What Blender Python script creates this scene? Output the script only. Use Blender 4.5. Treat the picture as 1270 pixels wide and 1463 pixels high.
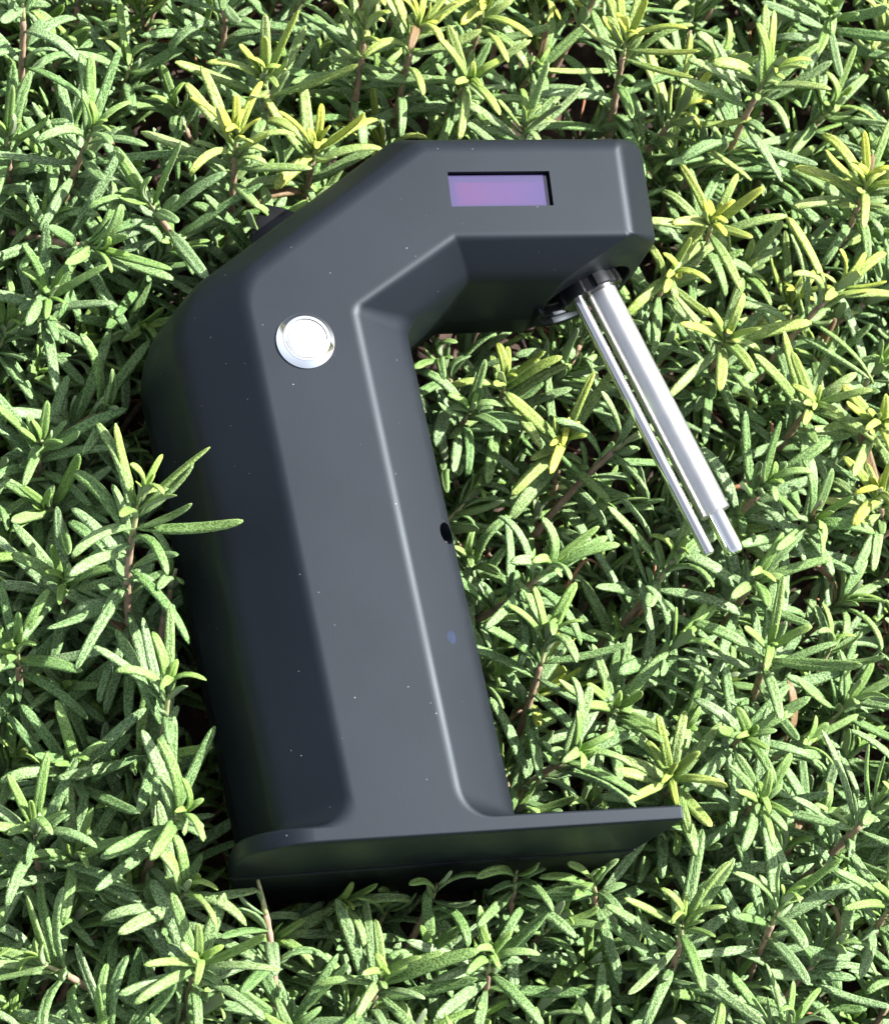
import bpy, bmesh, math, random
import numpy as np
from mathutils import Vector, Matrix, Quaternion

for o in list(bpy.data.objects):
    bpy.data.objects.remove(o)
scene = bpy.context.scene
COL = scene.collection
random.seed(11)
rng = np.random.default_rng(5)
MM = 0.001                                   # all coordinates below are millimetres

# ------------------------------------------------------------------ camera
CAM_LOC = Vector((-173.45, -294.54, 777.83))
CAM_R = Vector((0.96733714, -0.11145663, 0.22767581))
CAM_D = Vector((-0.03849618, -0.95232648, -0.30264224))
CAM_F = Vector((0.25055319, 0.28399243, -0.92551143))
cd = bpy.data.cameras.new("camera")
cam = bpy.data.objects.new("camera", cd)
COL.objects.link(cam)
rot = Matrix((CAM_R, -CAM_D, -CAM_F)).transposed()
cam.matrix_world = Matrix.Translation(CAM_LOC * MM) @ rot.to_4x4()
cd.sensor_fit = 'HORIZONTAL'
cd.sensor_width = 36.0
cd.lens = 36.0 * 4000.0 / 1270.0
cd.clip_start = 0.02
cd.clip_end = 50.0
cd.dof.use_dof = True
cd.dof.focus_distance = 0.860
cd.dof.aperture_fstop = 40.0
scene.camera = cam

# ------------------------------------------------------------------ light
SUN_EL, SUN_AZ = math.radians(46.0), math.radians(17.0)      # azimuth from +X towards +Y
sdir = Vector((math.cos(SUN_EL) * math.cos(SUN_AZ), math.cos(SUN_EL) * math.sin(SUN_AZ), math.sin(SUN_EL)))
world = bpy.data.worlds.new("World")
scene.world = world
world.use_nodes = True
wn = world.node_tree
sky = wn.nodes.new('ShaderNodeTexSky')
sky.sky_type = 'NISHITA'
sky.sun_disc = False
sky.sun_elevation = SUN_EL
sky.sun_rotation = math.radians(90.0) - SUN_AZ
sky.air_density = 1.0
sky.dust_density = 2.0
sky.ozone_density = 1.0
haze = wn.nodes.new('ShaderNodeHueSaturation')          # thin white cloud veil: the same sky, paler all over
haze.inputs['Saturation'].default_value = 0.45
wn.links.new(sky.outputs[0], haze.inputs['Color'])
wn.links.new(haze.outputs[0], wn.nodes['Background'].inputs[0])
wn.nodes['Background'].inputs[1].default_value = 0.098
sl = bpy.data.lights.new("sun", 'SUN')
sl.energy = 5.0
sl.angle = math.radians(0.6)
sl.color = (1.0, 0.98, 0.94)
sun = bpy.data.objects.new("sun", sl)
COL.objects.link(sun)
sun.rotation_euler = (-sdir).to_track_quat('-Z', 'Y').to_euler()
sun.location = sdir * 3
vs = scene.view_settings
vs.view_transform = 'Standard'
vs.look = 'None'
vs.gamma = 1.0
vs.use_curve_mapping = False
vs.exposure = 1.65
cy = scene.cycles
cy.max_bounces = 6
cy.diffuse_bounces = 2
cy.glossy_bounces = 3
cy.transmission_bounces = 2
cy.use_adaptive_sampling = True
cy.adaptive_threshold = 0.02


def project(p):
    """pixel (in the 1270 x 1463 photograph) of a point in mm: used only to sort out what the frame shows"""
    v = Vector(p) - CAM_LOC
    z = v.dot(CAM_F)
    return 635 + 4000 * v.dot(CAM_R) / z, 731.5 + 4000 * v.dot(CAM_D) / z


# ------------------------------------------------------------------ materials
def new_mat(name):
    m = bpy.data.materials.new(name)
    m.use_nodes = True
    nt = m.node_tree
    return m, nt, nt.nodes['Principled BSDF']


def N(nt, t, **kw):
    n = nt.nodes.new(t)
    for k, v in kw.items():
        setattr(n, k, v)
    return n


def ramp(nt, fac, stops):
    r = N(nt, 'ShaderNodeValToRGB')
    e = r.color_ramp.elements
    while len(e) < len(stops):
        e.new(0.5)
    for i, (p, c) in enumerate(stops):
        e[i].position = p
        e[i].color = c if len(c) == 4 else (*c, 1)
    if fac is not None:
        nt.links.new(fac, r.inputs[0])
    return r


def mix(nt, fac, a, b, blend='MIX'):
    n = N(nt, 'ShaderNodeMix', data_type='RGBA', blend_type=blend)
    for i, v in ((0, fac), (6, a), (7, b)):
        if isinstance(v, bpy.types.NodeSocket):
            nt.links.new(v, n.inputs[i])
        elif isinstance(v, (tuple, list)):
            n.inputs[i].default_value = (*v, 1) if len(v) == 3 else v
        else:
            n.inputs[i].default_value = v
    return n.outputs[2]


def math_n(nt, op, a, b=None, clamp=False):
    n = N(nt, 'ShaderNodeMath', operation=op, use_clamp=clamp)
    for i, v in enumerate((a, b)):
        if v is None:
            continue
        if isinstance(v, bpy.types.NodeSocket):
            nt.links.new(v, n.inputs[i])
        else:
            n.inputs[i].default_value = v
    return n.outputs[0]


SMUDGE = (0.0367, -0.0930, -0.0068)


def plastic(name, base, rough, dust=1.0, streak=0.0):
    m, nt, b = new_mat(name)
    L = nt.links.new
    tc = N(nt, 'ShaderNodeTexCoord')
    vec = tc.outputs['Object']
    # dust specks: sparse tiny dots, denser in drifts
    vor = N(nt, 'ShaderNodeTexVoronoi', feature='F1')
    vor.inputs['Scale'].default_value = 800.0
    L(vec, vor.inputs['Vector'])
    dot = math_n(nt, 'LESS_THAN', vor.outputs['Distance'], 0.115)
    keep = N(nt, 'ShaderNodeSeparateColor')
    L(vor.outputs['Color'], keep.inputs[0])
    # the standing face under the base picked up far more grit than the rest
    sy = N(nt, 'ShaderNodeSeparateXYZ')
    L(vec, sy.inputs[0])
    grit = math_n(nt, 'MULTIPLY', math_n(nt, 'LESS_THAN', sy.outputs[1], -0.1535), 0.30)
    k1 = math_n(nt, 'GREATER_THAN', keep.outputs[0], math_n(nt, 'SUBTRACT', 1.0 - 0.03 * dust, grit))
    drift = N(nt, 'ShaderNodeTexNoise')
    drift.inputs['Scale'].default_value = 45.0
    L(vec, drift.inputs['Vector'])
    k2 = math_n(nt, 'GREATER_THAN', drift.outputs[0], 0.43)
    d = math_n(nt, 'MULTIPLY', math_n(nt, 'MULTIPLY', math_n(nt, 'MULTIPLY', dot, k1), k2), keep.outputs[1])
    # uneven sheen from sanding and handling
    big = N(nt, 'ShaderNodeTexNoise')
    big.inputs['Scale'].default_value = 28.0
    big.inputs['Detail'].default_value = 5.0
    L(vec, big.inputs['Vector'])
    mp = N(nt, 'ShaderNodeMapping')
    mp.inputs['Rotation'].default_value = (0, 0, math.radians(5.8))
    mp.inputs['Scale'].default_value = (1400, 45, 500)
    L(vec, mp.inputs[0])
    st = N(nt, 'ShaderNodeTexNoise')
    st.inputs['Scale'].default_value = 1.0
    st.inputs['Detail'].default_value = 3.0
    L(mp.outputs[0], st.inputs['Vector'])
    ro = math_n(nt, 'ADD', math_n(nt, 'MULTIPLY', big.outputs[0], 0.14), rough - 0.07)
    ro = math_n(nt, 'ADD', ro, math_n(nt, 'MULTIPLY', st.outputs[0], streak))
    L(ro, b.inputs['Roughness'])
    b.inputs['Specular IOR Level'].default_value = 0.23
    b.inputs['Specular Tint'].default_value = (0.80, 0.90, 1.0, 1)
    lo = tuple(c * 0.8 for c in base)
    hi = tuple(c * 1.25 for c in base)
    c = mix(nt, big.outputs[0], lo, hi)
    # blue ink smudge on the inner side of the column
    sm = N(nt, 'ShaderNodeVectorMath', operation='DISTANCE')
    L(vec, sm.inputs[0])
    sm.inputs[1].default_value = SMUDGE
    blot = math_n(nt, 'LESS_THAN', math_n(nt, 'ADD', sm.outputs['Value'], math_n(nt, 'MULTIPLY', drift.outputs[0], 0.006)), 0.0048)
    c = mix(nt, math_n(nt, 'MULTIPLY', blot, math_n(nt, 'MULTIPLY', st.outputs[0], 0.4)), c, (0.02, 0.04, 0.13))
    L(mix(nt, d, c, (0.36, 0.37, 0.37)), b.inputs['Base Color'])
    fine = N(nt, 'ShaderNodeTexNoise')
    fine.inputs['Scale'].default_value = 2600.0
    L(vec, fine.inputs['Vector'])
    h = math_n(nt, 'ADD', fine.outputs[0], math_n(nt, 'MULTIPLY', st.outputs[0], 0.25))
    bp = N(nt, 'ShaderNodeBump')
    bp.inputs['Strength'].default_value = 0.098
    bp.inputs['Distance'].default_value = 0.0002
    L(h, bp.inputs['Height'])
    L(bp.outputs[0], b.inputs['Normal'])
    return m


def metal(name, base, rough, aniso_dir=None):
    m, nt, b = new_mat(name)
    b.inputs['Metallic'].default_value = 1.0
    tc = N(nt, 'ShaderNodeTexCoord')
    no = N(nt, 'ShaderNodeTexNoise')
    no.inputs['Scale'].default_value = 160.0
    no.inputs['Detail'].default_value = 4.0
    nt.links.new(tc.outputs['Object'], no.inputs['Vector'])
    nt.links.new(mix(nt, no.outputs[0], tuple(c * 0.88 for c in base), base), b.inputs['Base Color'])
    nt.links.new(math_n(nt, 'ADD', math_n(nt, 'MULTIPLY', no.outputs[0], rough * 0.16), rough * 0.92), b.inputs['Roughness'])
    return m


def leaf_material(name, per_object):
    """attribute 'leaf': R runs base to tip, G is 1 on the underside, B a number of its own for each leaf,
    A the share of yellow (both B and A come from the object for single leaves)"""
    m, nt, b = new_mat(name)
    L = nt.links.new
    at = N(nt, 'ShaderNodeAttribute', attribute_name='leaf')
    sp = N(nt, 'ShaderNodeSeparateColor')
    L(at.outputs['Color'], sp.inputs[0])
    t, under = sp.outputs[0], sp.outputs[1]
    tc = N(nt, 'ShaderNodeTexCoord')
    if per_object:
        oi = N(nt, 'ShaderNodeObjectInfo')
        rnd = oi.outputs['Random']
        so = N(nt, 'ShaderNodeSeparateColor')
        L(oi.outputs['Color'], so.inputs[0])
        yel, age = so.outputs[0], so.outputs[1]
    else:
        rnd = sp.outputs[2]
        yel = at.outputs['Alpha']
        age = rnd
    off = N(nt, 'ShaderNodeVectorMath', operation='ADD')
    L(tc.outputs['Object'], off.inputs[0])
    L(rnd, off.inputs[1])
    # pebbled surface of a rosemary leaf: pale swellings with dark pits
    no = N(nt, 'ShaderNodeTexNoise')
    no.inputs['Scale'].default_value = 2100.0
    no.inputs['Detail'].default_value = 1.0
    L(off.outputs[0], no.inputs['Vector'])
    pits = ramp(nt, no.outputs[0], [(0.42, (1, 1, 1)), (0.56, (0, 0, 0))])
    g1 = mix(nt, rnd, (0.182, 0.315, 0.105), (0.285, 0.402, 0.200))
    g2 = mix(nt, rnd, (0.060, 0.138, 0.030), (0.095, 0.172, 0.058))
    top = mix(nt, pits.outputs[0], g1, g2)
    fresh = mix(nt, pits.outputs[0], (0.27, 0.43, 0.085), (0.14, 0.27, 0.035))
    top = mix(nt, age, fresh, top)
    # yellow creeps in from the tip
    yf = math_n(nt, 'MULTIPLY', yel, math_n(nt, 'ADD', math_n(nt, 'MULTIPLY', t, 1.3), 0.25), clamp=True)
    top = mix(nt, yf, top, mix(nt, pits.outputs[0], (0.62, 0.62, 0.09), (0.42, 0.46, 0.03)))
    dry = math_n(nt, 'GREATER_THAN', rnd, 0.996)
    top = mix(nt, dry, top, (0.20, 0.13, 0.06))
    col = mix(nt, under, top, (0.30, 0.36, 0.22))
    L(col, b.inputs['Base Color'])
    b.inputs['Roughness'].default_value = 0.50
    b.inputs['Specular IOR Level'].default_value = 0.45
    bp = N(nt, 'ShaderNodeBump')
    bp.inputs['Strength'].default_value = 0.55
    bp.inputs['Distance'].default_value = 0.0003
    bp.invert = True
    L(pits.outputs[0], bp.inputs['Height'])
    L(bp.outputs[0], b.inputs['Normal'])
    # a little light comes through the blade
    tr = N(nt, 'ShaderNodeBsdfTranslucent')
    L(col, tr.inputs[0])
    ms = N(nt, 'ShaderNodeMixShader')
    ms.inputs[0].default_value = 0.15
    L(b.outputs[0], ms.inputs[1])
    L(tr.outputs[0], ms.inputs[2])
    L(ms.outputs[0], nt.nodes['Material Output'].inputs[0])
    return m


def noise_mat(name, a, b_, scale, rough, bump=0.0, dist=0.001):
    m, nt, b = new_mat(name)
    tc = N(nt, 'ShaderNodeTexCoord')
    no = N(nt, 'ShaderNodeTexNoise')
    no.inputs['Scale'].default_value = scale
    no.inputs['Detail'].default_value = 8.0
    nt.links.new(tc.outputs['Object'], no.inputs['Vector'])
    r = ramp(nt, no.outputs[0], [(0.3, a), (0.7, b_)])
    nt.links.new(r.outputs[0], b.inputs['Base Color'])
    b.inputs['Roughness'].default_value = rough
    if bump:
        bp = N(nt, 'ShaderNodeBump')
        bp.inputs['Strength'].default_value = bump
        bp.inputs['Distance'].default_value = dist
        nt.links.new(no.outputs[0], bp.inputs['Height'])
        nt.links.new(bp.outputs[0], b.inputs['Normal'])
    return m


def glass_mat():
    m, nt, b = new_mat("display_glass")
    tc = N(nt, 'ShaderNodeTexCoord')
    sx = N(nt, 'ShaderNodeSeparateXYZ')
    nt.links.new(tc.outputs['Generated'], sx.inputs[0])
    no = N(nt, 'ShaderNodeTexNoise')
    no.inputs['Scale'].default_value = 2.0
    nt.links.new(tc.outputs['Generated'], no.inputs['Vector'])
    f = math_n(nt, 'ADD', math_n(nt, 'MULTIPLY', sx.outputs[0], 0.75), math_n(nt, 'MULTIPLY', no.outputs[0], 0.35))
    r = ramp(nt, f, [(0.05, (0.050, 0.038, 0.105)), (0.30, (0.068, 0.036, 0.095)), (0.62, (0.060, 0.037, 0.105)), (0.95, (0.048, 0.038, 0.108))])
    # rim of the panel, where the active area ends
    ax = math_n(nt, 'ABSOLUTE', math_n(nt, 'SUBTRACT', sx.outputs[0], 0.52))
    ay = math_n(nt, 'ABSOLUTE', math_n(nt, 'SUBTRACT', sx.outputs[1], 0.44))
    rim = math_n(nt, 'MAXIMUM', math_n(nt, 'GREATER_THAN', ax, 0.455), math_n(nt, 'GREATER_THAN', ay, 0.34))
    nt.links.new(mix(nt, rim, r.outputs[0], (0.046, 0.037, 0.095)), b.inputs['Base Color'])
    b.inputs['Roughness'].default_value = 0.12
    b.inputs['Coat Weight'].default_value = 0.6
    b.inputs['Coat Roughness'].default_value = 0.04
    return m


M_SHELL = plastic("black_printed_plastic", (0.0058, 0.0075, 0.0110), 0.46, 1.0, 0.02)
M_BACK = plastic("black_back_plastic", (0.0052, 0.0064, 0.0085), 0.44, 1.5, 0.05)
M_HUB = plastic("black_hub_plastic", (0.008, 0.008, 0.0085), 0.30, 0.3, 0.0)
M_CHROME = metal("chrome", (0.92, 0.92, 0.91), 0.05)
M_CAP = metal("satin_steel_cap", (0.95, 0.95, 0.94), 0.42)
M_TUBE = metal("satin_aluminium", (0.56, 0.56, 0.555), 0.40)
M_ROD = metal("polished_steel", (0.66, 0.65, 0.64), 0.22)
M_TIP = metal("polished_shaft_steel", (0.88, 0.87, 0.85), 0.07)
M_GLASS = glass_mat()
M_LEAF = leaf_material("rosemary_leaf", True)
M_LEAF_LOW = leaf_material("rosemary_leaf_low", False)
M_STEM = noise_mat("rosemary_stem", (0.20, 0.14, 0.085), (0.36, 0.24, 0.17), 350.0, 0.75, 0.6, 0.0005)
M_STEM_GREEN = noise_mat("young_stem", (0.22, 0.24, 0.10), (0.36, 0.34, 0.18), 350.0, 0.7, 0.4, 0.0004)
M_TWIG = noise_mat("dry_twig", (0.22, 0.085, 0.04), (0.36, 0.17, 0.09), 250.0, 0.7, 0.4, 0.0004)
M_SOIL = noise_mat("soil", (0.018, 0.011, 0.008), (0.085, 0.052, 0.036), 130.0, 0.95, 1.0, 0.004)


# ------------------------------------------------------------------ mesh helpers
def link(name, me, parent=None, mat=None):
    o = bpy.data.objects.new(name, me)
    COL.objects.link(o)
    if parent is not None:
        o.parent = parent
    if mat is not None:
        me.materials.clear()
        me.materials.append(mat)
    return o


def tag(o, label, cat, group=None):
    o['label'] = label
    o['category'] = cat
    if group:
        o['group'] = group
    return o


def mesh_from(verts, faces, smooth=True, sharp=None, name="m"):
    me = bpy.data.meshes.new(name)
    me.from_pydata([(x * MM, y * MM, z * MM) for x, y, z in verts], [], faces)
    bm = bmesh.new()
    bm.from_mesh(me)
    bmesh.ops.recalc_face_normals(bm, faces=bm.faces)
    bm.to_mesh(me)
    bm.free()
    for p in me.polygons:
        p.use_smooth = smooth
    if sharp is not None:
        me.set_sharp_from_angle(angle=math.radians(sharp))
    return me


def fillet(corners, radii, n=7):
    """rounded polygon: every corner gives n points whatever its radius, so outlines match vertex for vertex"""
    out = []
    k = len(corners)
    for i in range(k):
        P = Vector(corners[i])
        a = (Vector(corners[i - 1]) - P)
        b = (Vector(corners[(i + 1) % k]) - P)
        la, lb = a.length, b.length
        a.normalize(); b.normalize()
        ang = a.angle(b, math.pi)
        r = radii[i]
        t = r / max(math.tan(ang / 2), 1e-3)
        t = min(t, 0.47 * la, 0.47 * lb)
        r = t * math.tan(ang / 2)
        bis = a + b
        if bis.length < 1e-5 or ang > math.radians(178):
            for j in range(n):
                out.append(P + (a * t) * (1 - j / (n - 1)) + (b * t) * (j / (n - 1)))
            continue
        bis.normalize()
        c = P + bis * (r / math.sin(ang / 2))
        p0, p1 = P + a * t - c, P + b * t - c
        a0 = math.atan2(p0.y, p0.x)
        a1 = math.atan2(p1.y, p1.x)
        da = (a1 - a0 + math.pi) % (2 * math.pi) - math.pi
        for j in range(n):
            th = a0 + da * j / (n - 1)
            out.append(c + Vector((math.cos(th), math.sin(th))) * p0.length)
    return out


def inset(corners, ds):
    """corner polygon with edge i (corner i to i+1) moved inwards by ds[i] (counter-clockwise outline)"""
    k = len(corners)
    lines = []
    for i in range(k):
        a, b = Vector(corners[i]), Vector(corners[(i + 1) % k])
        d = (b - a).normalized()
        lines.append((a + Vector((-d.y, d.x)) * ds[i], d))
    out = []
    for i in range(k):
        (p, d), (q, e) = lines[i - 1], lines[i]
        den = d.x * e.y - d.y * e.x
        if abs(den) < 1e-4:
            out.append(q.copy())
            continue
        s = ((q.x - p.x) * e.y - (q.y - p.y) * e.x) / den
        out.append(p + d * s)
    return out


def loft(rings, cap0=True, cap1=True, closed=True):
    """rings: lists of 3D points, all the same length"""
    n = len(rings[0])
    V = [tuple(p) for r in rings for p in r]
    F = []
    for k in range(len(rings) - 1):
        for i in range(n):
            j = (i + 1) % n
            F.append((k * n + i, k * n + j, (k + 1) * n + j, (k + 1) * n + i))
    if cap0:
        F.append(tuple(range(n)))
    if cap1:
        F.append(tuple(range((len(rings) - 1) * n, len(rings) * n)))
    return V, F


def z3(pts, z):
    return [Vector((p.x, p.y, z)) for p in pts]


def lerp_ring(a, b, t):
    if isinstance(t, (int, float)):
        t = [t] * len(a)
    return [p.lerp(q, s) for p, q, s in zip(a, b, t)]


def bez_rings(A, B, C, steps):
    out = []
    for s in range(steps + 1):
        t = s / steps
        out.append([a * (1 - t) ** 2 + b * (2 * t * (1 - t)) + c * t * t for a, b, c in zip(A, B, C)])
    return out


def frame_of(axis):
    q = Vector(axis).normalized().to_track_quat('Z', 'Y')
    return q


def lathe(profile, origin, axis, seg=48, squash=None):
    """profile [(radius, height along axis)], closed at both ends by radius 0 points"""
    q = frame_of(axis)
    V, F = [], []
    rows = []
    for r, h in profile:
        if r < 1e-6:
            V.append(tuple(Vector(origin) + q @ Vector((0, 0, h))))
            rows.append([len(V) - 1])
        else:
            row = []
            for i in range(seg):
                a = 2 * math.pi * i / seg
                rr = r * (squash(a, h) if squash else 1.0)
                V.append(tuple(Vector(origin) + q @ Vector((rr * math.cos(a), rr * math.sin(a), h))))
                row.append(len(V) - 1)
            rows.append(row)
    for a, b in zip(rows, rows[1:]):
        if len(a) == 1 and len(b) == 1:
            continue
        for i in range(seg):
            j = (i + 1) % seg
            if len(a) == 1:
                F.append((a[0], b[i], b[j]))
            elif len(b) == 1:
                F.append((a[i], a[j], b[0]))
            else:
                F.append((a[i], a[j], b[j], b[i]))
    return V, F


def box_verts(c, sx, sy, sz, q=None):
    V = []
    for dx, dy, dz in ((-1, -1, -1), (1, -1, -1), (1, 1, -1), (-1, 1, -1), (-1, -1, 1), (1, -1, 1), (1, 1, 1), (-1, 1, 1)):
        v = Vector((dx * sx / 2, dy * sy / 2, dz * sz / 2))
        if q is not None:
            v = q @ v
        V.append(tuple(Vector(c) + v))
    F = [(0, 3, 2, 1), (4, 5, 6, 7), (0, 1, 5, 4), (1, 2, 6, 5), (2, 3, 7, 6), (3, 0, 4, 7)]
    return V, F


def bevel_me(me, width, seg=3):
    bm = bmesh.new()
    bm.from_mesh(me)
    bmesh.ops.bevel(bm, geom=bm.edges[:], offset=width * MM, segments=seg, affect='EDGES', profile=0.5)
    bm.to_mesh(me)
    bm.free()
    for p in me.polygons:
        p.use_smooth = True
    me.set_sharp_from_angle(angle=math.radians(40))
    return me


def cut(obj, cutters, sharp=32):
    """cut shapes out of a part and keep the result as plain mesh data"""
    tmp = []
    for V, F in cutters:
        c = link("cutter", mesh_from(V, F))
        tmp.append(c)
        md = obj.modifiers.new("cut", 'BOOLEAN')
        md.operation = 'DIFFERENCE'
        md.solver = 'EXACT'
        md.object = c
    dg = bpy.context.evaluated_depsgraph_get()
    me = bpy.data.meshes.new_from_object(obj.evaluated_get(dg))
    obj.modifiers.clear()
    mats = list(obj.data.materials)
    obj.data = me
    me.materials.clear()
    for m_ in mats:
        me.materials.append(m_)
    for c in tmp:
        bpy.data.objects.remove(c)
    for p in me.polygons:
        p.use_smooth = True
    me.set_sharp_from_angle(angle=math.radians(sharp))


# ------------------------------------------------------------------ ground
def build_soil():
    n = 90
    ext = 2500.0
    V, F = [], []
    for j in range(n + 1):
        for i in range(n + 1):
            u = (i / n * 2 - 1)
            v = (j / n * 2 - 1)
            x = math.copysign(abs(u) ** 2.6, u) * ext + 60
            y = math.copysign(abs(v) ** 2.6, v) * ext - 30
            z = -118 + 5 * math.sin(x * 0.061 + 1.3) * math.cos(y * 0.053) + 2.5 * math.sin(x * 0.21 + y * 0.17) + random.uniform(-1.2, 1.2)
            V.append((x, y, z))
    for j in range(n):
        for i in range(n):
            a = j * (n + 1) + i
            F.append((a, a + 1, a + n + 2, a + n + 1))
    o = link("ground", mesh_from(V, F), None, M_SOIL)
    o['kind'] = 'structure'
    o['label'] = 'dark brown soil under the rosemary'


build_soil()

# ------------------------------------------------------------------ the device
device = bpy.data.objects.new("electronic_device", None)
COL.objects.link(device)
tag(device, "black plastic C-shaped device with small display, push button and two steel rods lying on rosemary", "device")

# outlines (x, y) at three depths, counter-clockwise from the right end of the base
F_C = [(99.2, -154.0), (99.2, -149.5), (32.6, -148.6), (16.7, 10.3), (51.2, 33.1), (107.6, 33.0), (109.0, 33.7),
       (108.8, 66.2), (42.7, 66.2), (-18.2, 21.9), (-0.7, -148.3), (-20.5, -148.3), (-20.5, -153.4)]
F_R = [0.9, 0.9, 10, 4.0, 2.5, 0.4, 0.5, 2.0, 6, 15, 10, 1.2, 1.0]
G_C = [(98.6, -154.3), (98.6, -149.3), (52.4, -148.4), (36.0, 9.8), (57.5, 24.1), (88.8, 24.1), (122.0, 36.6),
       (121.4, 72.6), (37.6, 72.6), (-38.5, 18.3), (-20.4, -148.0), (-33.0, -148.0), (-33.0, -153.9)]
G_R = [0.9, 0.9, 3, 7, 3, 2.0, 3.5, 6, 9, 27, 4, 1.2, 1.0]
S_C = [(97.6, -154.4), (97.6, -149.2), (53.6, -148.2), (37.3, 9.0), (56.5, 21.7), (85.8, 21.9), (122.6, 35.8),
       (122.6, 74.6), (36.4, 74.6), (-45.0, 16.6), (-25.5, -147.8), (-30.5, -147.8), (-30.5, -154.2)]
S_R = [0.9, 0.9, 3, 7, 3, 2.0, 3.5, 6, 9, 28, 4, 1.2, 1.0]
#          right end, top R, col R, slope in, underside, cut, head end, top, slope out, col L, top L, left end, bottom
EDGE_R = [0.7, 0.9, 2.1, 1.9, 1.7, 1.0, 2.2, 4.0, 4.0, 1.9, 1.0, 8.0, 0.7]
NP = 9
F_P = fillet(F_C, F_R, NP)
G_P = fillet(G_C, G_R, NP)
S_P = fillet(S_C, S_R, NP)
A_C = inset(F_C, EDGE_R)
A_C[5], A_C[6] = Vector((105.7, 34.7)), Vector((106.4, 35.3))
A_R = [max(0.2, r - 1.5) if i not in (2, 3, 4, 10) else r + 1.5 for i, r in enumerate(F_R)]
A_P = fillet(A_C, A_R, NP)
A2_C = inset(F_C, [e + (0.5 if e > 1.2 else 0.3) for e in EDGE_R])
A2_C[5], A2_C[6] = Vector((105.2, 35.2)), Vector((105.9, 35.8))
A2_P = fillet(A2_C, A_R, NP)
ZF, ZG, ZS, ZB = 0.0, -13.5, -43.0, -58.0


def build_front_shell():
    A, B, G, S = z3(A_P, ZF), z3(F_P, ZF), z3(G_P, ZG), z3(S_P, ZS)
    er = []
    for i in range(len(F_C)):
        r = 0.5 * (EDGE_R[i - 1] + EDGE_R[i])
        er += [r] * NP
    kt = [min(0.4, e / max((g - b).length, 1e-3)) for e, b, g in zip(er, B, G)]
    rings = [z3(A2_P, ZF)]
    C = lerp_ring(B, G, kt)
    rings += bez_rings(A, B, C, 6)
    # soft fold between the shoulder and the side
    soft = [1 if i // NP in (11, 12) else 0 for i in range(len(B))]
    g0 = lerp_ring(B, G, [0.5 if q else 0.72 for q in soft])
    C = lerp_ring(B, G, [0.45 if q else k_ for q, k_ in zip(soft, kt)])
    rings[-7:] = bez_rings(A, B, C, 6)
    g1 = lerp_ring(G, S, [0.45 if q else 0.13 for q in soft])
    rings += bez_rings(g0, G, g1, 6)
    s0 = lerp_ring(G, S, 0.985)
    rings += [s0, [Vector((p.x, p.y, ZS)) for p in z3(fillet(inset(S_C, [0.35] * len(S_C)), S_R, NP), ZS)]]
    V, F = loft(rings)
    o = link("front_shell", mesh_from(V, F, True, 32), device, M_SHELL)
    return o


# drive axis: leans 20 degrees out of the head's underside
U = Vector((0.345, -0.9386, 0)).normalized()           # along the rods, outwards
E_ = Vector((0.9386, 0.345, 0)).normalized()           # across, in the cut face
HOLE = Vector((102.6, 28.1, -38.0))

front = build_front_shell()
well = lathe([(0, -15), (17.2, -15), (17.2, -1.0), (18.0, 0.2), (18.0, 12), (0, 12)], HOLE, U, 64)
screen_box = box_verts((67.5, 49.5, -0.5), 33.2, 11.8, 6.0)
port_axis = Vector((0.66, 0.06, 0.75)).normalized()
PORT = Vector((40.2, -59.0, -12.2))
port = lathe([(0, -9), (3.5, -9), (3.5, 8), (0, 8)], PORT, port_axis, 40)
cut(front, [screen_box, port, well])

# back half of the housing
BK_C = [S_C[2], S_C[3], S_C[4], S_C[5], S_C[6], S_C[7], S_C[8], S_C[9], S_C[10]]
BK_R = [3, 7, 3, 2, 3.5, 6, 9, 28, 3]


def build_back_shell():
    def ring(d, z):
        return z3(fillet(inset(BK_C, [d] * 9), BK_R, NP), z)
    rings = [ring(0.9, -43.2), ring(0.55, -43.25), ring(0.3, -43.6), ring(0.3, -53)]
    rings += bez_rings(ring(0.4, -54), ring(0.5, -58), ring(4.5, -58), 5)[0:]
    V, F = loft(rings)
    o = link("back_shell", mesh_from(V, F, True, 32), device, M_BACK)
    cut(o, [well])
    return o


back = build_back_shell()

# floor of the base behind the joint
def build_base():
    C = [(-30.5, -43.25), (-19.0, -90), (-13, -97), (80, -97), (92.5, -86), (97.3, -43.25)]
    R = [0.4, 9, 9, 7, 12, 0.4]
    pts = fillet([(x, z) for x, z in C], R, 7)
    ins = fillet(inset([(x, z) for x, z in C], [0.6] * 6), R, 7)
    def r3(pp, y):
        return [Vector((p.x, y, p.y)) for p in pp]
    rings = [r3(ins, -154.95), r3(pts, -154.5), r3(pts, -149.8), r3(ins, -149.2)]
    V, F = loft(rings)
    return link("base_plate", mesh_from(V, F, True, 32), device, M_BACK)


build_base()

# display: panel and its edge sit at the bottom of the window
me = mesh_from(*box_verts((67.5, 49.5, -2.75), 33.0, 11.6, 1.0))
display = link("display", me, device, M_HUB)
me = mesh_from(*box_verts((67.35, 49.4, -2.05), 32.3, 11.1, 0.35))
for p in me.polygons:
    p.use_smooth = False
link("screen_glass", me, display, M_GLASS)

# push button
V, F = lathe([(0, -1.5), (9.0, -1.5), (9.05, 0.15), (8.97, 0.45), (8.85, 0.55), (7.3, 2.25), (7.15, 2.33), (6.35, 2.33), (6.3, 1.3), (0, 1.3)], (0, 0, 0), (0, 0, 1), 72)
bezel = link("push_button", mesh_from(V, F, True, 14), device, M_CHROME)
V, F = lathe([(0, 1.2), (6.08, 1.2), (6.08, 2.15), (5.85, 2.4), (5.0, 2.5), (2.5, 2.56), (0, 2.58)], (0, 0, 0), (0, 0, 1), 64)
link("button_cap", mesh_from(V, F, True, 50), bezel, M_CAP)

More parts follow.
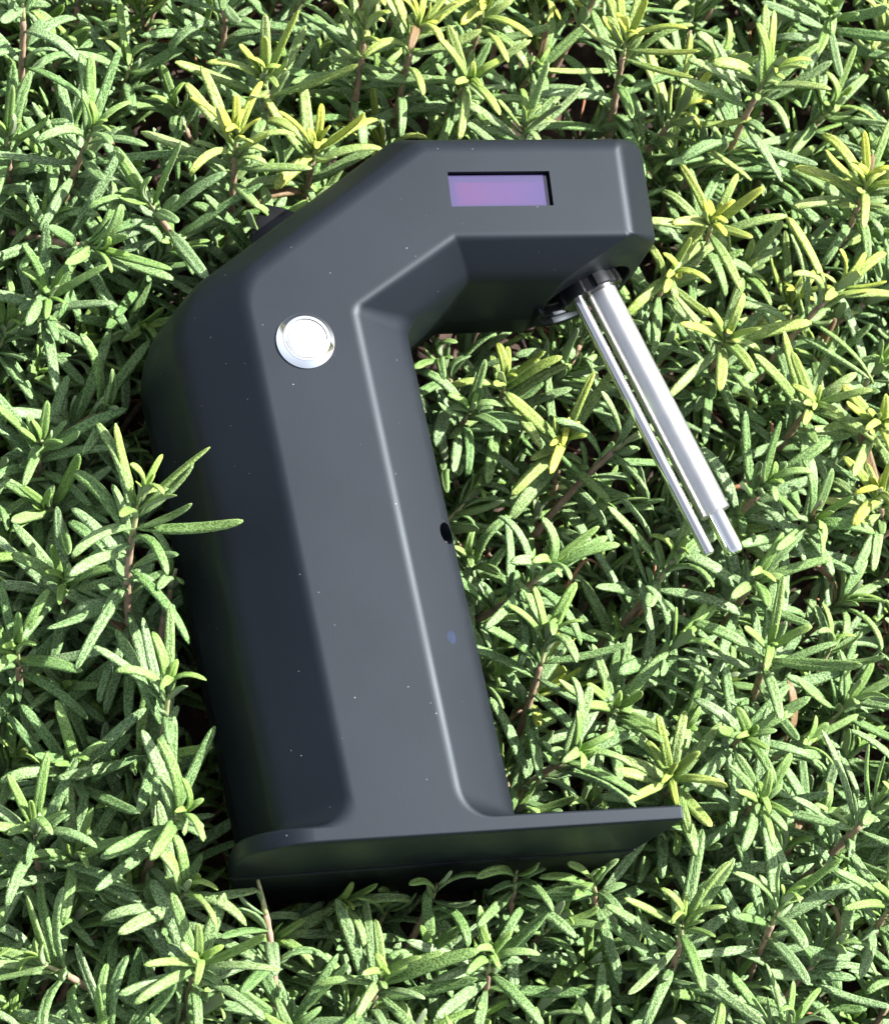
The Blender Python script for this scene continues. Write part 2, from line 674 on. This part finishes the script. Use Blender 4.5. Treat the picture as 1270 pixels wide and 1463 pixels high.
# bits inside the cable port
me = mesh_from(*box_verts(PORT + port_axis * (-2.6) + Vector((0, -1.6, 0)), 7.4, 0.45, 0.9, Quaternion((0, 1, 0), math.radians(40))))
link("port_divider", me, device, M_TUBE)

# well lining: ring with a slot, then the lobed hub
V, F = lathe([(14.2, -14.9), (17.1, -14.9), (17.1, -5.2), (16.6, -4.7), (14.8, -4.7), (14.2, -5.2), (14.2, -14.9)], HOLE, U, 64)
link("bearing_ring", mesh_from(V, F, True, 30), device, M_HUB)
for sx in (-1, 1):
    me = mesh_from(*box_verts(HOLE + U * -4.2 + Vector((0, 0, -12.2)) + E_ * (7.0 * sx), 9, 3.0, 1.4, frame_of(U) @ Quaternion((0, 0, 1), 0.3 * sx)))
    link("retaining_clip", bevel_me(me, 0.3, 2), device, M_HUB)

ROD_T = Vector((106.1, 26.4, -30.5))         # thick tube axis near the hub
ROD_S = Vector((97.2, 25.4, -30.0))          # thin rod axis near the hub
HUB = ROD_T * 0.62 + ROD_S * 0.38
HUB = HUB - U * (HUB - HOLE).dot(U)           # foot of the hub in the plane of the cut face


def lobes(a, h):
    s = math.sin(a * 7 + 0.6)
    return 1.0 - 0.085 * (1 if s > 0.2 else 0) - 0.02 * max(0, s)


V, F = lathe([(0, -14.5), (10.2, -14.5), (10.4, -2.0), (10.9, 0.9), (10.9, 3.0), (10.5, 3.5), (0, 3.5)], HUB, U, 140, lobes)
hub = link("drive_hub", mesh_from(V, F, True, 30), device, M_HUB)


def rod(name, p, rad, length, mat, chamf, start=-4.0):
    h0 = (HUB + U * 3.4 - p).dot(U)
    c = chamf
    V, F = lathe([(0, h0 + start), (rad, h0 + start), (rad, h0 + length - c), (rad - c * 0.35, h0 + length - c * 0.35), (rad - c, h0 + length), (0, h0 + length)], p, U, 48)
    return link(name, mesh_from(V, F, True, 28), device, mat), h0


tube_end = Vector((133.4, -51.0, -30.0))
LT = (tube_end - ROD_T).dot(U)
tube, h0 = rod("spindle_tube", ROD_T, 5.1, LT - (HUB + U * 3.4 - ROD_T).dot(U), M_TUBE, 0.35)
tip, _ = rod("spindle_shaft", ROD_T, 3.15, LT - (HUB + U * 3.4 - ROD_T).dot(U) + 14.6, M_TIP, 1.3, start=60)
LS = (Vector((129.6, -64.4, -30)) - ROD_S).dot(U)
rod("guide_rod", ROD_S, 2.0, LS - (HUB + U * 3.4 - ROD_S).dot(U), M_ROD, 0.4)

# lug at the back of the slope and the rail at the back of the column foot
lug = [(-4.5, 50.0), (11.0, 50.0), (15.0, 59.5), (7.4, 63.2), (0.9, 64.6), (-3.9, 55.5)]
V = [(x, y, z) for z in (-52.0, -44.0) for x, y in lug]
F = [(5, 4, 3, 2, 1, 0), (6, 7, 8, 9, 10, 11)] + [(i, (i + 1) % 6, (i + 1) % 6 + 6, i + 6) for i in range(6)]
link("rear_lug", bevel_me(mesh_from(V, F), 0.6, 2), device, M_HUB)


# curved lip round the back of the drive opening, in two stacked bands
def arc_band(name, r0, r1, h0, h1, a0, a1, mat):
    q = frame_of(U)
    V, F = [], []
    n = 28
    ex, ez = E_, Vector((0, 0, -1))
    for i in range(n + 1):
        a = math.radians(a0 + (a1 - a0) * i / n)
        rad = ex * math.cos(a) + ez * math.sin(a)
        for r, h in ((r0, h0), (r1, h0), (r1, h1), (r0, h1)):
            V.append(tuple(HOLE + rad * r + U * h))
    for i in range(n):
        for k in range(4):
            l = (k + 1) % 4
            F.append((i * 4 + k, i * 4 + l, i * 4 + 4 + l, i * 4 + 4 + k))
    F += [(3, 2, 1, 0), tuple(n * 4 + k for k in range(4))]
    link(name, bevel_me(mesh_from(V, F), 0.3, 2), device, mat)


arc_band("opening_lip", 16.3, 18.6, -1.5, 1.5, 70, 192, M_BACK)
arc_band("opening_lip", 14.9, 16.9, -4.0, -0.6, 60, 200, M_BACK)
for k, (dx, w) in enumerate(((0.0, 2.6), (4.2, 1.2))):
    V, F = box_verts((-25.2 + dx, -126.5, -52.0 + k * 2.0), w, 26, 9, Quaternion((0, 0, 1), math.radians(6.5)))
    link("rear_rail", bevel_me(mesh_from(V, F), 0.4, 2), device, M_BACK)

# ------------------------------------------------------------------ rosemary
def pip(poly, x, y):
    c = False
    j = len(poly) - 1
    for i in range(len(poly)):
        xi, yi = poly[i]
        xj, yj = poly[j]
        if (yi > y) != (yj > y) and x < (xj - xi) * (y - yi) / (yj - yi) + xi:
            c = not c
        j = i
    return c


CLEAR = [tuple(p) for p in inset(S_C, [-1.6] * len(S_C))]
BASE_CLEAR = (-39.5, 100.5, -156.5, -146.5)


def blocked(p):
    """inside the device, or touching a rod"""
    x, y, z = p
    if z > 1.5:
        return False
    if z > -60 and pip(CLEAR, x, y):
        return True
    if z > -89 and BASE_CLEAR[0] < x < BASE_CLEAR[1] and BASE_CLEAR[2] < y < BASE_CLEAR[3]:
        return True
    for q, r, l in ((ROD_T, 7.2, LT + 16), (ROD_S, 4.4, LS + 1)):
        v = Vector(p) - q
        s = v.dot(U)
        if 0 < s < l and (v - U * s).length < r:
            return True
    return False


def hides_device(p):
    """would hang over the device or the rods as the photograph sees them"""
    if p[2] < -75:
        return False
    v = Vector(p) - CAM_LOC
    for zz in (-1.0, -14.0, -30.0, -43.0):
        if p[2] <= zz:
            continue
        s = (zz - CAM_LOC.z) / v.z
        h = CAM_LOC + v * s
        if zz == -30.0:
            for q, r, l in ((ROD_T, 8.0, LT + 17), (ROD_S, 5.5, LS + 3)):
                w = h - q
                t = w.dot(U)
                if 0 < t < l and (w - U * t).length < r:
                    return True
        elif pip([tuple(c) for c in (F_C if zz > -2 else (G_C if zz > -20 else S_C))], h.x, h.y):
            return True
    return False


LEAF_LEN = 24.0


def leaf_mesh_data(curve, twist, width, seg, lowpoly=False, taper=0.0):
    """narrow rosemary needle: rolled-under margins, groove along the top, blunt tip. Runs along +X, top is +Z"""
    if lowpoly:
        cs = [(-1, 0.0, 0), (-0.55, 0.42, 0), (0.55, 0.42, 0), (1, 0.0, 0), (0.0, -0.34, 1)]
    else:
        cs = [(-1.0, -0.05, 0), (-0.78, 0.36, 0), (-0.34, 0.50, 0), (0.0, 0.24, 0), (0.34, 0.50, 0), (0.78, 0.36, 0),
              (1.0, -0.05, 0), (0.62, -0.36, 1), (0.0, -0.20, 1), (-0.62, -0.36, 1)]
    n = len(cs)
    V, A = [], []
    x = z = 0.0
    ang = curve * 0.35
    rows = seg
    TS = [1 - (1 - i / seg) ** 1.35 for i in range(seg + 1)]
    for i in range(rows + 1):
        t = TS[i]
        prof = min(1.0, (0.30 + 2.6 * t) if t < 0.27 else 1.0)
        if t > 0.5:
            prof *= (1 - (0.12 + taper) * (t - 0.5)) * math.sqrt(max(0.0, 1 - ((t - 0.5) / 0.505) ** 6))
        w = width * 0.5 * max(prof, 0.12)
        a = ang
        tw = twist * t
        for (u, v, un_) in cs:
            yy, zz = u * w, v * w * 0.85
            y2 = yy * math.cos(tw) - zz * math.sin(tw)
            z2 = yy * math.sin(tw) + zz * math.cos(tw)
            V.append((x - z2 * math.sin(a), y2, z + z2 * math.cos(a)))
            A.append((t, float(un_)))
        step = LEAF_LEN * (TS[min(i + 1, rows)] - t)
        tn = TS[min(i + 1, rows)]
        x += math.cos(ang) * step
        z += math.sin(ang) * step
        ang = curve * 0.35 - curve * 1.35 * tn ** 1.2
    F = []
    for i in range(rows):
        for k in range(n):
            l = (k + 1) % n
            F.append((i * n + k, i * n + l, (i + 1) * n + l, (i + 1) * n + k))
    F.append(tuple(range(n))[::-1])
    F.append(tuple(range(rows * n, rows * n + n)))
    return V, F, A


LEAVES = []
for k in range(18):
    cv = [0.1, 0.4, 0.7, 1.0, 1.45, -0.25][k % 6] + random.uniform(-0.15, 0.15)
    V, F, A = leaf_mesh_data(cv, random.uniform(-0.5, 0.5), 3.95 * random.uniform(0.84, 1.14), 8, False, random.uniform(0.0, 0.45))
    me = bpy.data.meshes.new("rosemary_leaf")
    me.from_pydata([(x * MM, y * MM, z * MM) for x, y, z in V], [], F)
    for p in me.polygons:
        p.use_smooth = True
    ca = me.attributes.new('leaf', 'FLOAT_COLOR', 'POINT')
    ca.data.foreach_set('color', [c for t, u in A for c in (t, u, 0.5, 0.0)])
    me.materials.append(M_LEAF)
    LEAVES.append((me, cv))

LOW = []
for k in range(8):
    cv = [0.1, 0.4, 0.8, -0.2][k % 4]
    V, F, A = leaf_mesh_data(cv, random.uniform(-0.5, 0.5), 3.5, 4, True)
    LOW.append((np.array(V), [f for f in F], np.array(A)))


def stem_points(base, tipp, n):
    b, t = Vector(base), Vector(tipp)
    d = t - b
    mid = b + d * 0.5 + Vector((random.uniform(-1, 1), random.uniform(-1, 1), 0.6)) * d.length * 0.09
    pts = []
    for i in range(n):
        s = i / (n - 1)
        pts.append(b * (1 - s) ** 2 + mid * (2 * s * (1 - s)) + t * s * s)
    return pts


def tube_mesh(pts, r0, r1, sides=7, knots=False):
    V, F = [], []
    for i, p in enumerate(pts):
        d = (pts[min(i + 1, len(pts) - 1)] - pts[max(i - 1, 0)]).normalized()
        q = d.to_track_quat('Z', 'Y')
        r = r0 + (r1 - r0) * i / (len(pts) - 1)
        if knots and i % 2:
            r *= 1.18
        for k in range(sides):
            a = 2 * math.pi * k / sides
            V.append(tuple(p + q @ Vector((r * math.cos(a), r * math.sin(a), 0))))
    for i in range(len(pts) - 1):
        for k in range(sides):
            l = (k + 1) % sides
            F.append((i * sides + k, i * sides + l, (i + 1) * sides + l, (i + 1) * sides + k))
    F.append(tuple(range(sides)))
    F.append(tuple(range((len(pts) - 1) * sides, len(pts) * sides)))
    return V, F


def sprig_leaves(base, tipp, scale, nodes, dense=1.0, tight=1.0):
    """placement of every leaf of one shoot: (point, direction, up side, length mm, width factor, node index)"""
    pts = stem_points(base, tipp, 24)
    seglen = sum((pts[i + 1] - pts[i]).length for i in range(23))
    def at(s):                                   # s mm from the tip
        f = max(0.0, min(1.0, 1 - s / seglen)) * 23
        i = min(22, int(f))
        return pts[i].lerp(pts[i + 1], f - i), (pts[i + 1] - pts[i]).normalized()
    out = []
    s = 0.4
    phase = random.uniform(0, math.pi)
    for k in range(nodes):
        p, d = at(s)
        q = d.to_track_quat('Z', 'Y')
        full = [9.5, 16.5, 23.5, 27, 29, 29.5, 29, 28, 27, 26, 25][min(k, 10)]
        spread = [16, 27, 40, 52, 60, 66, 72, 76, 82, 86, 90][min(k, 10)]
        whorl = 3 if (k >= 1 and random.random() < 0.45 * dense) else 2
        for m_ in range(whorl):
            a = phase + k * math.pi / 2 + m_ * 2 * math.pi / whorl + random.gauss(0, 0.22)
            th = math.radians(spread + random.gauss(0, 9))
            rad = q @ Vector((math.cos(a), math.sin(a), 0))
            dirv = d * math.cos(th) + rad * math.sin(th)
            up = d * math.sin(th) - rad * math.cos(th)
            ln = full * scale * random.uniform(0.8, 1.18)
            out.append((p + rad * 0.6, dirv, up, ln, random.uniform(0.85, 1.1) * (0.62 + 0.38 * min(1, k / 3)), k))
            # short leaves in the axil
            if k >= 2 and random.random() < 0.6 * dense:
                a2 = a + random.uniform(-0.6, 0.6)
                th2 = th * random.uniform(0.45, 0.75)
                rad2 = q @ Vector((math.cos(a2), math.sin(a2), 0))
                out.append((p + rad2 * 0.8, d * math.cos(th2) + rad2 * math.sin(th2), d * math.sin(th2) - rad2 * math.cos(th2),
                            ln * random.uniform(0.28, 0.6), 0.78, k))
        s += [1.2, 2.2, 3.4, 4.8, 6.0, 6.8, 7.4, 7.6, 7.6, 7.6, 7.6][min(k, 10)] * scale * tight * random.uniform(0.85, 1.15)
    return pts, out


def leaf_ok(p, dv, ln, guard):
    for f in (0.3, 0.65, 1.0):
        x = p + dv * (ln * f)
        if blocked(x):
            return False
    if guard and any(hides_device(p + dv * (ln * f)) for f in (0.15, 0.4, 0.6, 0.8, 1.0)):
        return False
    return True


leaf_count = 0


def make_sprig(base, tipp, yellow, scale, nodes, guard=True, tight=1.0):
    global leaf_count
    root = bpy.data.objects.new("rosemary_sprig", None)
    root.empty_display_size = 0.005
    COL.objects.link(root)
    b = Vector(base)
    root.location = b * MM
    pts, leaves = sprig_leaves(base, tipp, scale, nodes, 1.0, tight)
    V, F = tube_mesh([p - b for p in pts[:19]], 1.25, 0.95, 7, True)
    st = link("stem", mesh_from(V, F), root, M_STEM)
    V, F = tube_mesh([p - b for p in pts[18:]], 0.97, 0.55, 6)
    link("young_stem", mesh_from(V, F), root, M_STEM_GREEN)
    for (p, dv, up, ln, wf, k) in leaves:
        if not leaf_ok(p, dv, ln, guard):
            continue
        me, cv = random.choice(LEAVES)
        o = bpy.data.objects.new("leaf", me)
        COL.objects.link(o)
        o.parent = root
        y = up.cross(dv)
        sx = ln / LEAF_LEN
        R3 = Matrix((dv * sx, y.normalized() * wf, up * wf)).transposed()
        o.matrix_basis = Matrix.Translation((p - b) * MM) @ R3.to_4x4()
        yl = yellow * max(0.0, 1.0 - k / 6.5) * random.uniform(0.5, 1.25) if yellow > 0.01 else 0.0
        age = min(1.0, 0.15 + k * 0.22 + random.uniform(-0.1, 0.25)) * (1.0 - 0.25 * yellow)
        o.color = (min(1, yl), max(0, min(1, age)), 0, 1)
        leaf_count += 1
    return root


NAMED = [
((-53.9,-48.0,-2.0),(-50.7,-76.8,-62.0),0.16,1.08,11,'tall lit rosemary sprig reaching over the left edge of the black column'),
((-47.2,-101.0,-20.0),(-43.5,-121.0,-75.0),0.02,1.10,9,'shaded rosemary sprig with a hooked leaf beside the lower left of the column'),
((-46.5,-138.2,-18.0),(-52.0,-148.9,-72.0),0.05,1.15,7,"rosemary sprig whose long leaf points up over the column's lower left edge"),
((-44.6,-158.0,-34.0),(-49.9,-170.3,-85.0),0.15,1.00,8,'rosemary sprig with bright leaves at the left end of the base plate'),
((-44.0,-180.6,-28.0),(-43.6,-198.7,-85.0),0.10,1.00,8,'pale rosemary sprig below the left corner of the base plate'),
((-74.8,-143.5,-50.0),(-72.5,-160.7,-100.0),0.03,1.00,8,'upright grey-green rosemary sprig low on the left side'),
((-87.6,-135.1,-40.0),(-84.8,-151.6,-90.0),0.03,1.00,8,'rosemary sprig with two upright leaves at the lower left edge'),
((-8.6,82.9,-30.0),(-5.0,65.2,-80.0),0.85,0.95,9,'yellow rosemary sprig standing left of the sloping shoulder of the device'),
((19.5,83.7,-40.0),(21.6,77.6,-80.0),0.80,0.90,7,'yellow rosemary sprig touching the sloping edge of the device'),
((4.2,107.8,-38.0),(8.9,98.1,-85.0),0.40,1.00,8,'rosemary sprig with yellow-green tip above the yellow sprig on the left'),
((-53.4,87.4,-34.0),(-59.6,80.8,-85.0),0.04,1.05,8,'grey-green rosemary rosette in the upper left'),
((-73.5,132.1,-30.0),(-72.1,109.0,-85.0),0.00,1.05,9,'tall rosemary sprig with bare pink stem at the upper left corner'),
((-6.4,140.6,-40.0),(-3.5,129.7,-85.0),0.05,1.00,8,'rosemary sprig with reddish stem at the top edge left of centre'),
((39.9,128.0,-30.0),(40.2,102.1,-80.0),0.70,1.00,9,'sunlit yellow-green rosemary sprig above the slope of the device'),
((56.4,122.8,-32.0),(56.4,106.0,-80.0),0.75,0.95,8,'second yellow rosemary sprig above the slope of the device'),
((80.5,131.4,-36.0),(82.1,127.3,-80.0),0.65,0.95,7,'yellow rosemary sprig at the top edge above the display'),
((74.3,107.6,-40.0),(73.1,108.6,-80.0),0.30,1.00,7,'rosemary sprig leaning right just above the display'),
((127.4,118.2,-30.0),(133.3,101.6,-80.0),0.60,1.05,9,'yellow-green rosemary sprig above the right corner of the head'),
((173.5,101.1,-24.0),(173.9,90.5,-80.0),0.30,1.15,10,'large bright rosemary sprig with dense tip in the upper right'),
((208.0,133.1,-40.0),(219.2,138.2,-85.0),0.05,1.00,7,'grey-green rosemary sprig in the top right corner'),
((148.9,51.3,-32.0),(154.9,49.6,-80.0),0.75,0.95,7,'yellow rosemary sprig right of the head of the device'),
((135.8,37.3,-40.0),(142.2,38.8,-85.0),0.60,0.95,7,'short yellow rosemary sprig right of the drive opening'),
((207.7,66.8,-34.0),(212.6,59.1,-80.0),0.75,1.00,8,'yellow rosemary sprig at the right edge level with the display'),
((192.6,28.8,-34.0),(173.0,9.6,-75.0),0.55,1.05,9,'long leaning rosemary stem with yellow tip at the right edge'),
((150.1,12.6,-38.0),(155.7,5.5,-80.0),0.45,1.00,8,'dense rosemary rosette right of the steel rods'),
((176.8,-12.2,-38.0),(177.3,-15.5,-80.0),0.35,1.00,7,'rosemary sprig with one yellow tip leaf right of the steel rods'),
((198.7,-19.0,-36.0),(210.1,-20.5,-80.0),0.60,0.95,6,'yellow-tipped rosemary sprig at the right edge beside the rods'),
((157.0,-38.7,-38.0),(154.3,-42.3,-80.0),0.05,1.00,7,'green rosemary sprig spreading right from the tip of the steel shaft'),
((172.0,-51.8,-40.0),(170.6,-54.4,-85.0),0.05,1.00,7,'rosemary sprig below and right of the steel shaft tip'),
((193.7,-44.4,-36.0),(208.9,-44.3,-85.0),0.80,0.90,6,'bright yellow rosemary tip at the right edge'),
((149.9,-69.3,-42.0),(151.1,-75.1,-85.0),0.05,1.00,7,'rosemary sprig with narrow spreading leaves below the rod ends'),
((91.8,-18.8,-44.0),(99.1,-26.9,-90.0),0.60,1.00,8,'rosemary sprig with yellow centre between the column and the rods'),
((75.2,2.9,-46.0),(80.4,-2.5,-90.0),0.45,0.95,7,'rosemary sprig under the overhanging head of the device'),
((77.1,-64.8,-30.0),(61.5,-71.2,-74.0),0.04,1.10,8,'bright rosemary sprig fanning right from the middle of the column'),
((63.3,-6.1,-50.0),(63.9,-7.4,-85.0),0.00,0.85,6,'short rosemary sprig touching the inner edge of the column'),
((78.3,-125.0,-32.0),(66.7,-132.3,-72.0),0.04,1.10,8,'bright rosemary sprig fanning right above the base plate'),
((97.8,-108.3,-46.0),(100.2,-116.6,-90.0),0.10,1.00,7,'rosemary sprig right of the column above the base plate'),
((149.0,-93.7,-38.0),(157.0,-102.1,-85.0),0.10,1.10,8,'rosemary sprig with long leaves low on the right side'),
((112.0,-132.2,-44.0),(117.2,-142.4,-90.0),0.35,0.90,8,'yellow-green rosemary sprig behind the right end of the base plate'),
((138.0,-120.7,-42.0),(141.4,-123.9,-85.0),0.05,1.00,7,"rosemary sprig up and right of the base plate's end"),
((139.4,-142.6,-40.0),(141.8,-146.2,-85.0),0.05,1.05,7,'rosemary sprig level with the end of the base plate'),
((174.8,-147.8,-32.0),(155.7,-167.5,-75.0),0.08,1.10,9,'long pink-stemmed rosemary sprig at the lower right edge'),
((106.0,-178.7,-34.0),(110.5,-196.4,-85.0),0.12,1.10,9,'large rosemary rosette below the right end of the base plate'),
((139.1,-175.8,-34.0),(141.8,-194.5,-85.0),0.05,1.10,9,'large rosemary sprig with open leaves in the lower right'),
((176.0,-178.2,-36.0),(181.3,-187.0,-80.0),0.05,1.00,7,'rosemary sprig cut by the lower right edge'),
((59.1,-158.0,-46.0),(64.7,-172.1,-95.0),0.06,1.00,8,'rosemary sprig standing in front of the underside of the base plate'),
((84.0,-160.1,-50.0),(91.8,-173.1,-95.0),0.05,1.00,7,"rosemary sprig below the right end of the base's underside"),
((5.2,-161.0,-62.0),(-3.4,-172.7,-100.0),0.08,1.05,7,'rosemary sprig lying along the lower edge of the base plate'),
((11.5,-187.6,-38.0),(11.1,-200.7,-90.0),0.10,1.10,9,'rosemary rosette at the bottom edge left of centre'),
((31.7,-179.1,-56.0),(34.8,-190.3,-100.0),0.00,0.95,7,'small rosemary sprig at the bottom centre'),
((48.0,-183.7,-48.0),(57.5,-194.4,-100.0),0.03,1.00,7,'rosemary sprig at the bottom edge under the base plate'),
((-75.3,-11.5,-52.0),(-72.6,-21.7,-100.0),0.00,1.00,7,'shaded rosemary sprig at the left edge beside the column'),
((-72.5,-58.3,-48.0),(-69.0,-66.9,-100.0),0.00,1.00,7,'dim rosemary rosette left of the tall lit sprig'),
((-88.0,-80.2,-46.0),(-82.6,-84.7,-100.0),0.00,1.00,7,'rosemary sprig with curled leaves at the left edge'),
((-72.3,-115.9,-50.0),(-68.1,-124.3,-100.0),0.00,1.00,7,'dark rosemary sprig with crossing leaves on the shaded left side'),
((-70.1,36.0,-48.0),(-67.7,31.9,-100.0),0.00,1.00,7,'rosemary sprig at the left edge below the upper left rosette'),
]
tips_px = []
for (tp, bp_, yl, sc, nd, lab) in NAMED:
    full = lab.startswith('tall lit')          # the crowded shoot beside the column
    r = make_sprig(bp_, tp, yl, sc, nd + (6 if full else 2), tight=0.8 if full else 1.0, guard=(lab.find("over the") < 0 and lab.find("hooked") < 0 and lab.find("left end of the base") < 0 and lab.find("in front of") < 0))
    tag(r, lab, "rosemary", "rosemary sprigs around the device")
    tips_px.append(project(tp))

# the rest of the bed, shoot by shoot where the frame shows it
fill = []
tries = 0
while len(fill) < 232 and tries < 60000:
    tries += 1
    x = random.uniform(-140, 295)
    y = random.uniform(-245, 205)
    z = -random.uniform(34, 88)
    px, py = project((x, y, z))
    if not (-55 < px < 1330 and -70 < py < 1530):
        continue
    v = Vector((x, y, z)) - CAM_LOC
    hid = False
    for zz, C in ((-0.0, F_C), (-20.0, G_C), (-45.0, S_C)):
        h = CAM_LOC + v * ((zz - CAM_LOC.z) / v.z)
        if pip(C, h.x, h.y):
            hid = True
    if hid or blocked((x, y, z)) or pip(CLEAR, x, y):
        continue
    md = 88 if z > -58 else 74
    if any((px - a) ** 2 + (py - b) ** 2 < md * md for a, b in tips_px):
        continue
    tips_px.append((px, py))
    lean = Vector((random.gauss(0.22, 0.33), random.gauss(0.34, 0.33), 1.0))
    ln = random.uniform(45, 62)
    b = Vector((x, y, z)) - lean.normalized() * ln
    b.z = max(b.z, -119)
    warm = max(0.0, min(1.0, (px - 250) / 700)) * max(0.0, min(1.0, (1000 - py) / 800))
    yl = random.uniform(0.3, 0.75) if random.random() < 0.02 + 0.12 * warm else random.uniform(0, 0.06) + 0.22 * warm * random.random()
    fill.append(((px, py), make_sprig(b, (x, y, z), yl, random.uniform(0.85, 1.12), random.choice((7, 8, 8, 9))), yl, z))

ROW = ["along the top edge", "in the upper band", "above mid-height", "below mid-height", "in the lower band", "along the bottom edge"]
COLN = ["far left", "left", "centre left", "centre right", "right", "far right"]
ORD = ["first", "second", "third", "fourth", "fifth", "sixth", "seventh", "eighth", "ninth", "tenth", "eleventh", "twelfth", "thirteenth", "fourteenth"]
cells = {}
for (px, py), r, yl, z in fill:
    c = max(0, min(5, int(px / 1270 * 6)))
    w = max(0, min(5, int(py / 1463 * 6)))
    look = "yellow-tipped" if yl > 0.28 else ("green" if z > -58 else "low dark green")
    cells.setdefault((w, c, look), []).append((px, r))
for (w, c, look), lst in cells.items():
    lst.sort(key=lambda t: t[0])
    for i, (px, r) in enumerate(lst):
        lab = f"{look} rosemary sprig {ROW[w]}, {COLN[c]}"
        if len(lst) > 1:
            lab += f", {ORD[i]} such from the left"
        tag(r, lab, "rosemary", "rosemary sprigs around the device")

# ------------------------------------------------------------------ undergrowth and the bed beyond the frame: leaves past counting
def build_undergrowth():
    VV, FF, AA = [], [], []
    SV, SF = [], []
    nv = 0
    sn = 0
    made = 0
    for _ in range(1900):
        inner = random.random() < 0.36
        if inner:
            x, y = random.uniform(-155, 310), random.uniform(-260, 225)
            z = -random.uniform(86, 112)
        else:
            x, y = random.uniform(-380, 520), random.uniform(-480, 420)
            px, py = project((x, y, -50))
            if -60 < px < 1330 and -60 < py < 1523:
                continue
            z = -random.uniform(35, 90)
        lean = Vector((random.gauss(0.2, 0.4), random.gauss(0.3, 0.4), 1.0)).normalized()
        tipp = Vector((x, y, z))
        b = tipp - lean * random.uniform(26, 48)
        b.z = max(b.z, -122)
        pts, lv = sprig_leaves(b, tipp, random.uniform(0.85, 1.1), random.choice((4, 5, 6)), 0.5)
        sv, sf = tube_mesh(pts[::6] + [pts[-1]], 1.1, 0.6, 4)
        SV += sv
        SF += [tuple(i + sn for i in f) for f in sf]
        sn += len(sv)
        for (p, dv, up, ln, wf, k) in lv:
            if blocked(p + dv * ln) or blocked(p + dv * ln * 0.5):
                continue
            lV, lF, lA = random.choice(LOW)
            yv = up.cross(dv).normalized()
            Mx = np.array([dv * (ln / LEAF_LEN), yv * wf, up * wf])
            VV.append(lV @ Mx + np.array(p))
            FF += [tuple(i + nv for i in f) for f in lF]
            at = np.zeros((len(lV), 4))
            at[:, :2] = lA
            at[:, 2] = random.random()
            AA.append(at)
            nv += len(lV)
            made += 1
    me = bpy.data.meshes.new("undergrowth")
    me.from_pydata((np.concatenate(VV) * MM).tolist(), [], FF)
    for p in me.polygons:
        p.use_smooth = True
    ca = me.attributes.new('leaf', 'FLOAT_COLOR', 'POINT')
    ca.data.foreach_set('color', np.concatenate(AA).astype(np.float32).ravel())
    o = link("rosemary_undergrowth", me, None, M_LEAF_LOW)
    o['kind'] = 'stuff'
    o['label'] = 'dense lower rosemary leaves deep in the bed'
    o['category'] = 'rosemary'
    me = mesh_from(SV, SF)
    o = link("undergrowth_stems", me, None, M_STEM)
    o['kind'] = 'stuff'
    o['label'] = 'woody rosemary stems deep in the bed'
    o['category'] = 'stems'
    return made


n_low = build_undergrowth()

# dry needles and crumbs lying on the soil
def build_litter():
    V, F = [], []
    n = 0
    for _ in range(900):
        p = Vector((random.uniform(-130, 270), random.uniform(-240, 175), -116 + random.uniform(-2, 10)))
        a = random.uniform(0, 2 * math.pi)
        d = Vector((math.cos(a), math.sin(a), random.gauss(0, 0.25))) * random.uniform(4, 16)
        pts = [p, p + d * 0.5 + Vector((0, 0, random.uniform(0, 2))), p + d]
        v, f = tube_mesh(pts, 0.6, 0.35, 4)
        V += v
        F += [tuple(i + n for i in g) for g in f]
        n += len(v)
    o = link("leaf_litter", mesh_from(V, F), None, M_TWIG)
    o['kind'] = 'stuff'
    o['label'] = 'dry brown needles scattered on the soil'
    o['category'] = 'litter'


build_litter()


def twig(pts, r, label):
    P = [Vector(p) for p in pts]
    out = []
    for i in range(len(P) - 1):
        p0, p1, p2, p3 = P[max(i - 1, 0)], P[i], P[i + 1], P[min(i + 2, len(P) - 1)]
        for s in range(5):
            t = s / 5
            out.append(0.5 * ((2 * p1) + (p2 - p0) * t + (2 * p0 - 5 * p1 + 4 * p2 - p3) * t * t + (3 * p1 - p0 - 3 * p2 + p3) * t ** 3))
    out.append(P[-1])
    V, F = tube_mesh(out, r, r * 0.55, 6)
    o = link("dry_twig", mesh_from(V, F), None, M_TWIG)
    tag(o, label, "twig", "dry reddish twigs in the bed")


twig([(150, -33, -62), (162, -31, -58), (168, -22, -56), (169, -12, -57)], 0.9, "curved reddish dry twig right of the steel rods")
twig([(94, -62, -70), (101, -54, -66), (107, -58, -66)], 0.7, "short curved brown twig between the column and the rods")
twig([(116, -74, -66), (121, -66, -62), (123, -58, -62)], 0.7, "thin brown twig left of the rod ends")
print("leaves", leaf_count, "low", n_low, "sprigs", len(NAMED) + len(fill), "tries", tries)
